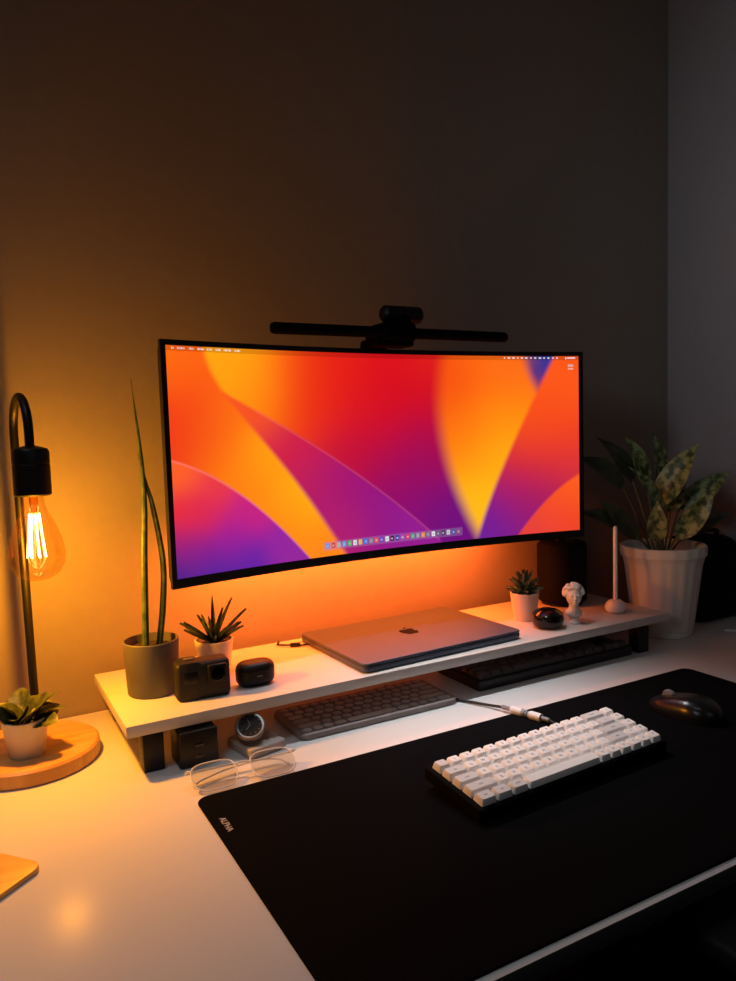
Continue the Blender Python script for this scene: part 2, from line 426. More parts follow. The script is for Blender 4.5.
# ---------------------------------------------------------------- monitor light bar & webcam
lb=thing('monitor_light_bar','slim black light bar clipped on top of the monitor','light bar',(.667,1.083,ZT+.001))
bm=bmesh.new();a=Vector((-.231,.005,.0225));b=Vector((.227,.005,.0225))
tube(bm,[a,a+(b-a)*.01,a+(b-a)*.5,a+(b-a)*.99,b],[.0075,.0092,.0092,.0092,.0075],18);finish('light_tube',bm,BLKF,(0,0,0),lb)
bm=bmesh.new();rbox(bm,(.074,.042,.022),(-.010,.022,.0112),.004,3)
rbox(bm,(.066,.050,.030),(-.004,.020,.024),.006,3)
rbox(bm,(.05,.014,.05),(-.010,.078,-.008),.005,3)
rbox(bm,(.05,.05,.012),(-.010,.056,.0115),.004,3)
finish('clip',bm,BLKF,(0,.0,0),lb)
wc=thing('webcam','small black cylindrical webcam sitting on the light bar clip','webcam',(.680,1.108,ZT+.0402))
bm=bmesh.new();lathe(bm,[(0,0),(.024,0),(.024,.004),(.020,.008),(.018,.012),(0,.012)],24,(-.003,0,0));finish('mount',bm,BLKF,(0,0,0),wc)
bm=bmesh.new();lathe(bm,[(0,-.039),(.010,-.039),(.0145,-.034),(.0145,.034),(.010,.039),(0,.039)],32,(0,0,0),0,RY(90))
rbox(bm,(.05,.012,.020),(0,.006,0),.004);finish('body',bm,BLK,(.004,0,.0175),wc)
bm=bmesh.new();lathe(bm,[(0,0),(.009,0),(.0095,.002),(.007,.004),(0,.003)],24,(0,0,0),0,RX(90));finish('lens',bm,BLKG,(.010,-.0140,.0175),wc)
# ---------------------------------------------------------------- lamp
WOODL=M_wood('lamp_wood',(186,136,80),(210,162,104),.4,10,(1,8,1))
lp=thing('table_lamp','black curved desk lamp with glowing filament bulb on wooden disc','lamp',(.062,1.128,DZ))
bm=bmesh.new();lathe(bm,[(0,0),(.091,0),(.093,.002),(.093,.019),(.090,.022),(0,.022)],72);finish('base',bm,WOODL,(0,0,0),lp)
bm=bmesh.new();P0=Vector((.014,.045,.022))
top=1.210-DZ;bx,by=.084-.062,1.075-1.128
arc=[]
A0=Vector((P0.x-.004,P0.y,top));A1=Vector((bx,by,top));mid=(A0+A1)/2;rr=(A1-A0).length/2
for k in range(17):
    an=math.pi*k/16;arc.append(mid+(A0-mid)*math.cos(an)+Vector((0,0,rr*math.sin(an))))
tube(bm,[P0,P0+Vector((-.002,0,.2))]+arc+[A1-Vector((0,0,.03))],.0060,14)
lathe(bm,[(0,0),(.012,0),(.012,.004),(.006,.01),(0,.01)],20,tuple(P0))
finish('pole',bm,BLKM,(0,0,0),lp)
bm=bmesh.new();lathe(bm,[(0,.066),(.008,.066),(.021,.062),(.0235,.058),(.0235,.0425),(.0225,.0415),(.0235,.0405),(.0235,.002),(.022,0),(0,0)],36);finish('socket',bm,BLK,(bx,by,1.127-DZ),lp)
bm=bmesh.new();lathe(bm,[(.013,0),(.0135,-.01),(.017,-.022),(.026,-.04),(.033,-.06),(.0358,-.078),(.034,-.092),(.027,-.104),(.016,-.111),(.005,-.1135),(.0,-.1138)],40)
finish('bulb',bm,M_thin('bulb_glass',(255,240,212),.9,.06,.22),(bx,by,1.127-DZ),lp)
bm=bmesh.new()
for k in range(7):
    an=2*math.pi*k/7+.2
    tube(bm,[(.0060*math.cos(an),.0060*math.sin(an),-.024),(.0115*math.cos(an+.25),.0115*math.sin(an+.25),-.082)],.0011,8)
finish('filament',bm,M_emit('filament_glow',(255,205,120),30.),(bx,by,1.127-DZ),lp)
bm=bmesh.new();lathe(bm,[(0,0),(.006,0),(.004,-.02),(.0015,-.03),(.0015,-.08),(0,-.08)],12);finish('stem',bm,M_thin('glass_stem',(255,220,170)),(bx,by,1.125-DZ),lp)
# ---------------------------------------------------------------- pots / plants
SOIL=M('potting_soil',(40,28,20),.9,0,.4,.8,200)
def pot(parent,r0,r1,h,m,seg=40,lip=.003,rib=0,ribn=0,soil=.85,extra=None):
    bm=bmesh.new()
    prof=extra or [(0,0),(r0*.96,0),(r0,.002),(r1,h-.001),(r1-.001,h),(r1-lip,h-.0005),(r1-lip,h*soil-.004),(0,h*soil-.004)]
    lathe(bm,prof,seg,rib=rib,ribn=ribn);p=finish('pot',bm,m,(0,0,0),parent)
    bm=bmesh.new();rs=r0+(r1-r0)*soil-lip-.001;lathe(bm,[(0,0),(rs*.8,0),(rs,-.001),(rs,-.003),(0,-.003)],30);finish('soil',bm,SOIL,(0,0,h*soil),parent)
sp=thing('potted_snake_plant','tall thin cylindrical snake plant in grey pot on the shelf','potted plant',(.233,1.110,SZ))
pot(sp,.0365,.0405,.080,M('grey_pot',(92,90,90),.55,0,.1,.2,80))
bm=bmesh.new()
def blade(pts,r):
    q=spline(pts,8);n=len(q);tube(bm,q,[max(.0006,r*(1-(i/(n-1))**3)*(1 if i>0 else .9)) for i in range(n)],10)
blade([(-.008,0,.06),(-.003,0,.19),(.002,0,.315),(-.008,-.002,.462)],.0050)
blade([(.012,.004,.06),(.022,.004,.13),(.025,.004,.195),(.015,.002,.27),(.006,0,.31),(-.004,0,.355)],.0048)
finish('foliage',bm,M_leaf('snake_leaf',(46,70,44),(76,96,58),60),(0,0,0),sp)
al=thing('potted_aloe','small spiky dark aloe in a white pot on the shelf','potted plant',(.342,1.155,SZ))
pot(al,.024,.031,.052,WHITEC)
bm=bmesh.new()
for k in range(12):
    an=k*2.4;el=.55+.85*(k/12);L_=.056+.012*(k%3)
    leaf(bm,(0,0,.042),(math.cos(an)*math.cos(el),math.sin(an)*math.cos(el),math.sin(el)),L_,.012,.25,.3,0,8,tip=-1,thick=.003)
for k in range(9):
    an=k*.7+.3;el=.15+.1*(k%3)
    leaf(bm,(0,0,.046),(math.cos(an)*math.cos(el),math.sin(an)*math.cos(el),math.sin(el)+.25),.054,.011,-.2,.3,0,8,tip=-1,thick=.003)
finish('foliage',bm,M_leaf('aloe_leaf',(30,50,38),(56,80,56),90),(0,0,0),al)
su=thing('potted_succulent','small green rosette succulent in white pot on the shelf','potted plant',(.953,1.114,SZ))
pot(su,.0225,.0280,.054,WHITEC)
bm=bmesh.new()
for ring,(n,el,L_,w) in enumerate([(9,.25,.044,.018),(8,.7,.046,.017),(6,1.1,.046,.014),(3,1.4,.042,.011)]):
    for k in range(n):
        an=2*math.pi*k/n+ring*.4
        leaf(bm,(0,0,.049+.004*ring),(math.cos(an)*math.cos(el),math.sin(an)*math.cos(el),math.sin(el)),L_*.9,w,-.3,.35,0,7,shape=.8,thick=.002)
finish('foliage',bm,M_leaf('succulent_leaf',(44,72,62),(92,124,102),120),(0,0,0),su)
jd=thing('potted_jade_plant','small leafy succulent in white pot on the lamp base','potted plant',(.057,1.099,DZ+.0221))
pot(jd,.023,.0305,.052,WHITEC)
bm=bmesh.new()
rnd=random.Random(5)
for k in range(20):
    an=k*2.4;el=.05+1.0*rnd.random();rad=.014*rnd.random()
    b0=Vector((rad*math.cos(an),rad*math.sin(an),.044+.008*rnd.random()))
    dr=Vector((math.cos(an)*math.cos(el),math.sin(an)*math.cos(el),math.sin(el)))
    broadleaf(bm,b0,b0+dr*(.034+.012*rnd.random()),.031,Vector((0,0,1))+Vector((rnd.uniform(-.6,.6),rnd.uniform(-1.1,.2),0)),.2,.1,0,10,.8,.6)
finish('foliage',bm,M_leaf('jade_leaf',(52,62,28),(84,92,42),90),(0,0,0),jd)
bp=thing('potted_aglaonema','variegated leafy plant in a white ribbed pot on the desk','potted plant',(1.296,1.072,DZ))
prof=[(0,0),(.057,0),(.059,.002),(.0585,.012),(.061,.014),(.078,.150),(.082,.165),(.0860,.170),(.0865,.188),(.0840,.190),(.080,.187),(.074,.165),(0,.165)]
pot(bp,.058,.087,.19,M('white_ribbed_ceramic',(204,200,194),.5),120,rib=.008,ribn=20,extra=prof)
rnd=random.Random(11)
Rv=Vector((.8764,-.4806,0));Fv=Vector((.4808,.8764,0))
K=.00213
# leaf layout: (base right, base up, tip right, tip up, width, depth, kind)
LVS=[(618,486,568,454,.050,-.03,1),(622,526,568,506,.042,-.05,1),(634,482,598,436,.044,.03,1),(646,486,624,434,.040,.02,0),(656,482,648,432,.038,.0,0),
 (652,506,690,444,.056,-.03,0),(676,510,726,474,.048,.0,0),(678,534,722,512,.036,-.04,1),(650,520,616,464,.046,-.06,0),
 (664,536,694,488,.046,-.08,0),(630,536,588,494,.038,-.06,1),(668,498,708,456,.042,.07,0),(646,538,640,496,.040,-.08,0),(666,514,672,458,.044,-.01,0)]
bmA=bmesh.new()
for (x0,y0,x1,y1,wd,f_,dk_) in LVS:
    a=Rv*((x0-660)*K)+Fv*(f_*.6)+Vector((0,0,.19+(544-y0)*K))
    b=Rv*((x1-660)*K)+Fv*(f_)+Vector((0,0,.19+(544-y1)*K))
    base=Vector((a.x*.22,a.y*.22,.163))
    tube(bmA,spline([base,base*.4+a*.6+Vector((0,0,.004)),a,a*.9+b*.1],5),.0024,8,2)
    nh=Vector((0,0,1))*.9-Fv*rnd.uniform(.9,1.7)+Rv*rnd.uniform(-.8,.8)
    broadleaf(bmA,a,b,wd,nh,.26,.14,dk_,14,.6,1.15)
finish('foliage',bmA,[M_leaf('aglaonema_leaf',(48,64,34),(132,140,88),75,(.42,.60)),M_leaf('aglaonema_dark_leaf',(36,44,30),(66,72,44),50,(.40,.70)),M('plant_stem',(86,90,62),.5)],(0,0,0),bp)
# ---------------------------------------------------------------- action camera
ac=thing('action_camera','small black action camera with square lens on the shelf','camera',(.290,1.050,SZ),math.radians(-4))
RUB=M('rubber_black',(20,20,22),.6,0,.1,.2,300)
bm=bmesh.new();rbox(bm,(.078,.034,.055),(0,0,.0276),.007,4);rbox(bm,(.030,.0345,.0565),(-.020,0,.0283),.004,2);finish('body',bm,RUB,(0,0,0),ac)
bm=bmesh.new();rbox(bm,(.028,.007,.028),(0,0,0),.003,3);lathe(bm,[(0,0),(.010,0),(.0105,.0012),(.0080,.0018),(0,.0008)],28,(0,-.0035,0),1,RX(90));finish('lens',bm,[BLK,BLKG],(.019,-.0185,.036),ac)
bm=bmesh.new();rbox(bm,(.020,.0008,.016),(0,0,0),.0003);finish('front_display',bm,M('dim_display',(15,16,20),.35),(-.019,-.0175,.034),ac)
bm=bmesh.new();rbox(bm,(.014,.008,.002),(0,0,0),.0008);finish('shutter_button',bm,M('button_grey',(90,90,92),.5),(-.018,0,.0572),ac)
ec=thing('earbuds_case','rounded matte black earbuds charging case on the shelf','earbuds case',(.374,1.056,SZ))
bm=bmesh.new();plate(bm,.060,.040,.0198,.0002,.0222,bev=.011,n=14);plate(bm,.060,.040,.0198,.012,.0222,n=14)
finish('body',bm,BLK,(0,0,0),ec)
bm=bmesh.new();plate(bm,.060,.040,.0198,.0225,.0240,n=14);plate(bm,.060,.040,.0198,.0130,.036,bev=.0114,n=14);finish('lid',bm,BLK,(0,0,0),ec)
bm=bmesh.new();rbox(bm,(.008,.001,.002),(0,0,0),.0004);finish('indicator',bm,M('grey_indicator',(120,120,120),.4),(0,-.0202,.017),ec)
# ---------------------------------------------------------------- laptop
lt=thing('laptop','closed silver laptop with fruit logo lying on the shelf','laptop',(.690,1.118,SZ),math.radians(2.5))
LW,LD=.328,.226
bm=bmesh.new();plate(bm,LW,LD,.010,.0015,.0108,bev=.002);finish('base',bm,SILV,(0,0,0),lt)
bm=bmesh.new();plate(bm,LW,LD,.010,.0114,.0158,bev=.0012);finish('lid',bm,SILV,(0,0,0),lt)
for sx in (-1,1):
    for sy in (-1,1):
        bm=bmesh.new();lathe(bm,[(0,0),(.008,0),(.007,.0016),(0,.0016)],16);finish('foot',bm,BLK,(sx*.13,sy*.09,0),lt)
bm=bmesh.new();t=bmesh.new()
half=[(0,.0125),(.003,.0145),(.0075,.0145),(.0115,.0115),(.0130,.0070),(.0128,.001),(.0105,-.006),(.007,-.0112),(.004,-.0118),(.0,-.0105)]
pts=[(p.x,p.y) for p in spline([(x,y,0) for x,y in half],5)]
bite=(.0155,.0045,.0058)
def bitef(p):
    dx,dy=p[0]-bite[0],p[1]-bite[1];d=math.hypot(dx,dy)
    return (bite[0]+dx/d*bite[2],bite[1]+dy/d*bite[2]) if d<bite[2] else p
full=[bitef(p) for p in pts]+[(-x,y) for x,y in pts[-2:0:-1]]
vs=[t.verts.new((x,y,0)) for x,y in full];t.faces.new(vs);merge(bm,t,0)
t=bmesh.new();lf=[]
for k in range(9): lf.append((.0005+.0065*k/8+.002*math.sin(math.pi*k/8),.0165+.007*k/8-.001*math.sin(math.pi*k/8)))
for k in range(7,0,-1): lf.append((.0005+.0065*k/8-.002*math.sin(math.pi*k/8),.0165+.007*k/8+.001*math.sin(math.pi*k/8)))
t.faces.new([t.verts.new((x,y,0)) for x,y in lf]);merge(bm,t,0)
bmesh.ops.triangulate(bm,faces=bm.faces)
bmesh.ops.recalc_face_normals(bm,faces=bm.faces)
lg=finish('logo',bm,M('logo_mirror',(8,7,9),.5,.0,spec=.05),(0,0,.01595),lt,smooth=False)
lg.scale=(1.25,1.25,1)
bm=bmesh.new();tube(bm,spline([(0,0,.003),(.02,-.008,.003),(.045,.0,.003),(.06,.004,.003)],6),.0017,8)
rbox(bm,(.018,.009,.006),(.004,0,.004),.0015,2,0,RZ(-15))
tube(bm,spline([(-.004,.002,.004),(-.02,.02,.003),(-.01,.040,.002)],6),.0017,8)
tag(finish('charging_cable',bm,BLK,(.497,1.20,SZ)),'thin black charging cable beside the laptop','cable')
# ---------------------------------------------------------------- speaker, egg, bust, pencil
spk=thing('smart_speaker','black rounded fabric speaker at the end of the shelf','speaker',(1.105,1.172,SZ))
bm=bmesh.new();plate(bm,.096,.096,.040,.004,.134,bev=.010,n=14);finish('body',bm,M('speaker_mesh',(12,12,14),.85,0,.4,.5,900,.15),(0,0,0),spk)
bm=bmesh.new();plate(bm,.080,.080,.034,0,.0042,n=14);finish('base',bm,BLK,(0,0,0),spk)
bm=bmesh.new();lathe(bm,[(0,0),(.028,0),(.027,.0012),(0,.0012)],32);finish('touch_panel',bm,BLKG,(0,0,.1341),spk)
bm=bmesh.new();lathe(bm,[(0,.0002),(.018,.0002),(.027,.006),(.0305,.016),(.029,.026),(.020,.033),(.008,.0365),(0,.037)],40)
tag(finish('round_gadget',bm,BLKG,(.948,1.044,SZ)),'small glossy black pebble-shaped case on the shelf','gadget')
bu=thing('bust_figurine','small white classical bust with curly hair on the shelf','figurine',(1.008,1.038,SZ))
bm=bmesh.new();lathe(bm,[(0,0),(.012,0),(.012,.003),(.010,.005),(.009,.009),(.010,.011),(0,.011)],24)
PLAS=M('white_plaster',(226,222,214),.6,0,.05,.1,200)
finish('pedestal',bm,PLAS,(0,0,0),bu)
bm=bmesh.new()
s=1.32
sph(bm,.015,(0,.001,.020),(1.05,.75,.70));tube(bm,[(0,0,.020),(0,-.001,.034),(0,-.001,.044)],[.011,.009,.009],12)
hc=Vector((0,-.001,.052))
sph(bm,.0125*s,hc,(.86,.95,1.12));sph(bm,.0125*s,hc+Vector((0,.005,.005)),(1.05,1.02,.98))
tube(bm,[hc+Vector((0,-.0145,.005)),hc+Vector((0,-.0205,-.002)),hc+Vector((0,-.0155,-.004))],[.0014,.0028,.0014],8)
sph(bm,.004,hc+Vector((0,-.0135,-.0125)),(1.2,.9,.9));sph(bm,.0028,hc+Vector((0,-.0155,-.0080)),(1.6,.7,.5))
for sx in (-1,1):
    sph(bm,.0026,hc+Vector((sx*.0058,-.0140,.004)),(1.3,.7,.7))
rnd=random.Random(2)
for k in range(60):
    an=rnd.uniform(-.3,math.pi+.3) if k>20 else rnd.uniform(math.pi,2*math.pi);el=rnd.uniform(-.45,1.4) if k>20 else rnd.uniform(.6,1.3)
    sph(bm,.0046,hc+Vector((.0170*math.cos(an)*math.cos(el),.004+.0165*math.sin(an)*math.cos(el),.006+.0160*math.sin(el))),(1,1,1),0,8,6)
o=finish('head_and_shoulders',bm,PLAS,(0,0,.0),bu,rotz=math.radians(-35))
md=o.modifiers.new('Remesh','REMESH');md.mode='VOXEL';md.voxel_size=.0007;md.use_smooth_shade=True
pe=thing('stylus_stand','white rounded stylus holder on the shelf','stylus holder',(1.132,1.050,SZ))
bm=bmesh.new();lathe(bm,[(0,0),(.013,0),(.0185,.004),(.0205,.010),(.0200,.015),(.0165,.021),(.0105,.0255),(.0058,.0262),(.0058,.008),(0,.008)],36);finish('holder',bm,WHITEC,(0,0,0),pe)
bm=bmesh.new();lathe(bm,[(0,0),(.0012,0),(.0042,.016),(.0042,.160),(.0030,.165),(0,.166)],20)
tag(finish('stylus',bm,M('white_gloss',(244,242,238),.25),(1.132,1.050,SZ+.0085)),'white stylus standing upright in its holder','stylus')
# ---------------------------------------------------------------- dark bag at the right
bg=thing('bag','small black bag with strap standing on the desk','bag',(1.479,1.12,DZ))
bm=bmesh.new();plate(bm,.150,.13,.03,0,.185,bev=.022,top=.90);finish('body',bm,M('black_fabric',(12,11,12),.85,0,.3,.5,300,.15),(0,0,0),bg)
bm=bmesh.new();tube(bm,spline([(-.05,0,.18),(-.045,-.01,.194),(0,-.012,.198),(.045,-.01,.194),(.05,0,.18)],6),.005,10);finish('strap',bm,BLK,(0,0,0),bg)
bm=bmesh.new();tube(bm,spline([(0,0,.003),(.03,-.03,.003),(.08,-.05,.003),(.11,-.03,.003),(.13,-.04,.003)],6),.0028,8)
tag(finish('white_cable',bm,M('white_rubber',(200,198,194),.5),(1.40,1.0,DZ)),'white cable lying on the desk by the bag','cable')
# ---------------------------------------------------------------- keyboards
LEG=M('key_legend',(60,60,64),.6)
def keyboard_rows(rows,u):
    out=[]
    for r,row in enumerate(rows):
        x=0
        for k in row:
            if isinstance(k,tuple): w,s=k
            else: w,s=1,k
            if s is not None: out.append((x+w/2,r,w,s))
            x+=w
    return out
ROWS65=[['`','1','2','3','4','5','6','7','8','9','0','-','=',(2,'back'),'~'],
 [(1.5,'tab'),'Q','W','E','R','T','Y','U','I','O','P','[',']',(1.5,'\\'),'D'],
 [(1.75,'caps'),'A','S','D','F','G','H','J','K','L',';',"'",(2.25,'enter'),'U'],
 [(2.25,'shift'),'Z','X','C','V','B','N','M',',','.','/',(1.75,'shift'),'^','P'],
 [(1.25,'ctrl'),(1.25,'opt'),(1.25,'cmd'),(6.25,''),'fn','m','c','<','v','>']]
def keycap(bm,w,d,h,tx,ty,mi=0,s='',sz=.0045,dish=True):
    t=bmesh.new();rings=[]
    for z,a,b,r in ((0,w,d,.0014),(h*.12,w-.0003,d-.0003,.0014),(h*.92,w-tx*.92,d-ty*.92,.0016),(h,w-tx-.0007,d-ty-.0007,.0014)):
        rings.append([t.verts.new((x,y,z)) for x,y in rrect(a,b,r,3)])
    n=len(rings[0])
    for A,B in zip(rings,rings[1:]):
        for i in range(n): t.faces.new((A[i],A[(i+1)%n],B[(i+1)%n],B[i]))
    t.faces.new(rings[-1]);t.faces.new(rings[0][::-1])
    merge(bm,t,mi)
    if s: addtext(bm,s,sz,T((0,.0,h+.00005)),1,.00004)
kb=thing('mechanical_keyboard','compact mechanical keyboard, white keycaps in black case on mat','keyboard',(.648,.711,DZ+.0031+.0060),0,(math.radians(6.0),0,math.radians(2.6)))
u=.0197
bm=bmesh.new();plate(bm,16*u+.012,5*u+.012,.005,.0,.016,bev=.002)
finish('case',bm,BLKF,(0,.001,.0003),kb)
for sx in (-1,1):
    bm=bmesh.new();rbox(bm,(.03,.010,.0100),(0,0,0),.001);finish('foot',bm,BLK,(sx*.12,.048,-.0050),kb)
KW=M('keycap_white',(250,249,246),.45,0,.02);KG=M('keycap_grey',(220,218,216),.5)
for (x,r,w,s) in keyboard_rows(ROWS65,u):
    bm=bmesh.new();keycap(bm,w*u-.0022,u-.0022,.0086,.0036,.0042,0,s,.0058 if len(s)==1 else .0038)
    g=w>1 and w<6 or r==0 and x<1
    o=finish('keycap',bm,[KG if g else KW,LEG],((x-8)*u,(2-r)*u,.0162),kb,smooth=True,angle=25)
    o.rotation_euler=(math.radians((r-2)*1.5+1.5),0,0)
cb=thing('keyboard_cable','black keyboard cable with white round connector','cable',(.742,.868,DZ))
bm=bmesh.new();Z=.0065
tube(bm,spline([(.004,-.103,.017),(.004,-.088,.014),(.006,-.065,.0085),(.007,-.045,Z+.002)],6),.0024,10)
tube(bm,spline([(-.014,.040,Z),(-.025,.07,.004),(-.05,.12,.003),(-.07,.17,.003),(-.10,.20,.003),(-.115,.235,.003)],8),.0022,10)
finish('cord',bm,BLK,(0,0,0),cb)
bm=bmesh.new();a=Vector((.007,-.045,Z+.0022));b=Vector((-.014,.040,Z+.0005));d=b-a
def seg(f0,f1,r,mi=0): tube(bm,[a+d*f0,a+d*(f0+.01),a+d*(f1-.01),a+d*f1],[r*.8,r,r,r*.8],16,mi)
seg(0,.18,.0035,1);seg(.16,.40,.0064)
for k in range(5): seg(.41+.028*k,.433+.028*k,.0052,k%2)
seg(.55,.80,.0064);seg(.80,1,.0036,1)
finish('connector',bm,[M('connector_white',(222,222,222),.35),M('connector_grey',(120,120,124),.4)],(0,0,0),cb)
wk=thing('wireless_keyboard','slim grey wireless keyboard with round keys under the shelf','keyboard',(.551,1.032,DZ),0)
bm=bmesh.new();plate(bm,.281,.118,.014,.0,.009,bev=.002);finish('case',bm,M('slate_case',(132,120,116),.55),(0,0,0),wk)
KS=M('slate_key',(190,178,170),.5)
ROWS_S=[['']*14+[(1,'')],['']*13+[(2,'')],[(1.5,'')]+['']*12+[(1.5,'')],[(1.75,'')]+['']*11+[(2.25,'')],[(2.25,'')]+['']*10+[(2.75,'')],['','','',(1.25,''),(5,''),(1.25,''),'','','',(1.5,'')]]
us=.0178;cache={}
for (x,r,w,s) in keyboard_rows(ROWS_S,us):
    if w not in cache:
        bm=bmesh.new();plate(bm,w*us-.0036,us-.0040,.0068,0,.0016,bev=.0005,n=6)
        cache[w]=finish('key',bm,[KS],((x-7.5)*us,(2.5-r)*us,.0091),wk)
    else: finish('key',None,None,((x-7.5)*us,(2.5-r)*us,.0091),wk,mesh=cache[w].data)
bk=thing('mechanical_keyboard','full black mechanical keyboard stored under the shelf','keyboard',(.935,1.060,DZ),0)
bm=bmesh.new();plate(bm,.372,.128,.006,.0,.018,bev=.002);finish('case',bm,BLK,(0,0,0),bk)
KB=M('black_key',(66,60,60),.5)
ROWS_B=[['',(1,None),'','','','',(.5,None),'','','','',(.5,None),'','','','',(.25,None),'','',''],['']*13+[(2,''),(.25,None),'','',''],[(1.5,'')]+['']*12+[(1.5,''),(.25,None),'','',''],[(1.75,'')]+['']*11+[(2.25,'')],[(2.25,'')]+['']*10+[(2.75,''),(1.25,None),''],[(1.25,'')]*3+[(6.25,'')]+[(1.25,'')]*4+[(.25,None),'','','']]
cache={};ub=.0195
for (x,r,w,s) in keyboard_rows(ROWS_B,ub):
    if w not in cache:
        bm=bmesh.new();keycap(bm,w*ub-.0014,ub-.0014,.009,.0050,.0055)
        cache[w]=finish('keycap',bm,[KB],((x-9.125)*ub,(2.5-r)*ub,.0183),bk)
    else: finish('keycap',None,None,((x-9.125)*ub,(2.5-r)*ub,.0183),bk,mesh=cache[w].data)
# ---------------------------------------------------------------- watch & stand, black box
bm=bmesh.new();plate(bm,.060,.066,.006,0,.014,bev=.003)
tag(finish('watch_stand',bm,M('grey_stand',(166,158,152),.5),(.349,.994,DZ),rotz=math.radians(12)),'small grey block holding a wristwatch under the shelf','watch stand')
wt=thing('wristwatch','round steel wristwatch with dark dial on a stand','watch',(.340,.992,DZ+.0142),math.radians(-18))
t=bmesh.new();bm=bmesh.new();vs=[];vi=[];ring=[]
for k in range(28):
    an=2*math.pi*k/28;ring.append((0,.021*math.cos(an)+.010,.0165+.0150*math.sin(an)))
for (x,y,z) in ring: vs.append([t.verts.new((sx*.011,y,z)) for sx in (-1,1)])
for (x,y,z) in ring:
    yy=.010+(y-.010)*.9;zz=.0165+(z-.0165)*.9;vi.append([t.verts.new((sx*.011,yy,zz)) for sx in (-1,1)])
n=len(ring)
for i in range(n):
    j=(i+1)%n
    t.faces.new((vs[i][0],vs[i][1],vs[j][1],vs[j][0]));t.faces.new((vi[i][0],vi[j][0],vi[j][1],vi[i][1]))
    t.faces.new((vs[i][0],vs[j][0],vi[j][0],vi[i][0]));t.faces.new((vs[i][1],vi[i][1],vi[j][1],vs[j][1]))
bmesh.ops.recalc_face_normals(t,faces=t.faces);merge(bm,t,0)
finish('strap',bm,M('steel_strap',(130,122,114),.35,.6,.3,.3,500),(0,0,0),wt)
RW=RX(40)
bm=bmesh.new();lathe(bm,[(0,0),(.0200,0),(.0215,.002),(.0215,.007),(.0195,.009),(.0165,.0085),(0,.0078)],40,(0,0,0),0,RW);finish('case',bm,M('steel_case',(150,144,138),.3,.7),(0,-.006,.0190),wt)
bm=bmesh.new();lathe(bm,[(0,.0080),(.0164,.0082),(.0164,.0092),(0,.0092)],32,(0,0,0),0,RW)
for an in (20,140): rbox(bm,(.0008,.009,.0004),(0,0,0),0,1,1,RW@T((0,0,.0095))@RZ(an)@T((0,.0045,0)))
for k in range(12): rbox(bm,(.0006,.0018,.0003),(0,0,0),0,1,1,RW@T((0,0,.0095))@RZ(30*k)@T((0,.014,0)))
finish('dial',bm,[M('dark_dial',(30,24,21),.6,spec=.2),M('pale_hands',(130,122,108),.5)],(0,-.006,.0190),wt)
bx_=thing('hub_box','small black power hub box standing under the shelf','hub',(.262,1.003,DZ))
bm=bmesh.new();rbox(bm,(.054,.05,.050),(0,0,.0252),.003,3);finish('body',bm,BLK,(0,0,0),bx_)
for zz in (.014,.03):
    bm=bmesh.new();rbox(bm,(.012,.001,.005),(0,0,zz),.0003);finish('port',bm,BLKG,(0,-.0252,0),bx_)
# ---------------------------------------------------------------- mouse
ms=thing('computer_mouse','black wireless mouse resting on the desk mat','mouse',(.948,.742,DZ+.0031),math.radians(4))
bm=bmesh.new()
t=bmesh.new();nu,nv=36,14;rings=[]
for j in range(nv+1):
    f=j/nv
    z=.031*math.sin(f*math.pi/2)**.9;sc=math.cos(f*math.pi/2)**.55
    ring=[]
    if j==nv: rings.append([t.verts.new((0,-.012,.0330))]);break
    for i in range(nu):
        an=2*math.pi*i/nu;x=.036*math.cos(an);y=.060*math.sin(an)
        x*=(1-.12*math.exp(-((y)/.025)**2))
        hs=1-.45*max(0,(y*sc+.012)/.072)**1.3
        ring.append(t.verts.new((x*sc,y*sc-.012*(1-sc),z*hs+.0005)))
    rings.append(ring)
for A,B in zip(rings,rings[1:]):
    for i in range(nu):
        k=(i+1)%nu
        if len(B)==1: t.faces.new((A[i],A[k],B[0]))
        else: t.faces.new((A[i],A[k],B[k],B[i]))
t.faces.new(rings[0][::-1]);bmesh.ops.recalc_face_normals(t,faces=t.faces);merge(bm,t,0)
finish('body',bm,M('mouse_shell',(19,20,23),.25,spec=.4),(0,0,0),ms)
bm=bmesh.new();lathe(bm,[(0,-.0040),(.010,-.0040),(.011,-.002),(.011,.002),(.010,.0040),(0,.0040)],24,(0,0,0),0,RY(90));finish('scroll_wheel',bm,M('wheel_grey',(150,150,152),.35,.4),(0,.028,.0185),ms)
# ---------------------------------------------------------------- glasses
gl=thing('eyeglasses','clear-framed eyeglasses folded on the desk','glasses',(.300,.889,DZ+.0031),math.radians(-4))
CLR=M('clear_acetate',(236,238,238),.08,0,.02,0,60,1.,0,.0,alpha=.80)
tiltg=RX(-63)
def sgnp(v,e): return math.copysign(abs(v)**e,v)
def lens_pts(cx,s=1.):
    pts=[]
    for k in range(44):
        an=2*math.pi*k/44;c_,s_=math.cos(an),math.sin(an)
        rx=.0290*(1+.05*s_);rz=.0215
        pts.append(Vector((cx+rx*s*sgnp(c_,.62),0,.0232+rz*s*sgnp(s_,.66))))
    return pts
bm=bmesh.new()
for cx in (-.039,.039): tube(bm,[tiltg@p for p in lens_pts(cx)],.0011,8,0,True)
tube(bm,[tiltg@Vector(p) for p in [(-.011,0,.031),(-.004,-.001,.034),(.004,-.001,.034),(.011,0,.031)]],.0013,10)
for sx in (-1,1):
    tube(bm,[tiltg@Vector(p) for p in [(sx*.067,0,.036),(sx*.072,.001,.037),(sx*.074,.004,.037)]],[.0015,.0018,.0015],10)
    sph(bm,.0025,tiltg@Vector((sx*.012,.004,.020)),(.5,.8,1.2))
finish('frame',bm,CLR,(0,0,.0),gl)
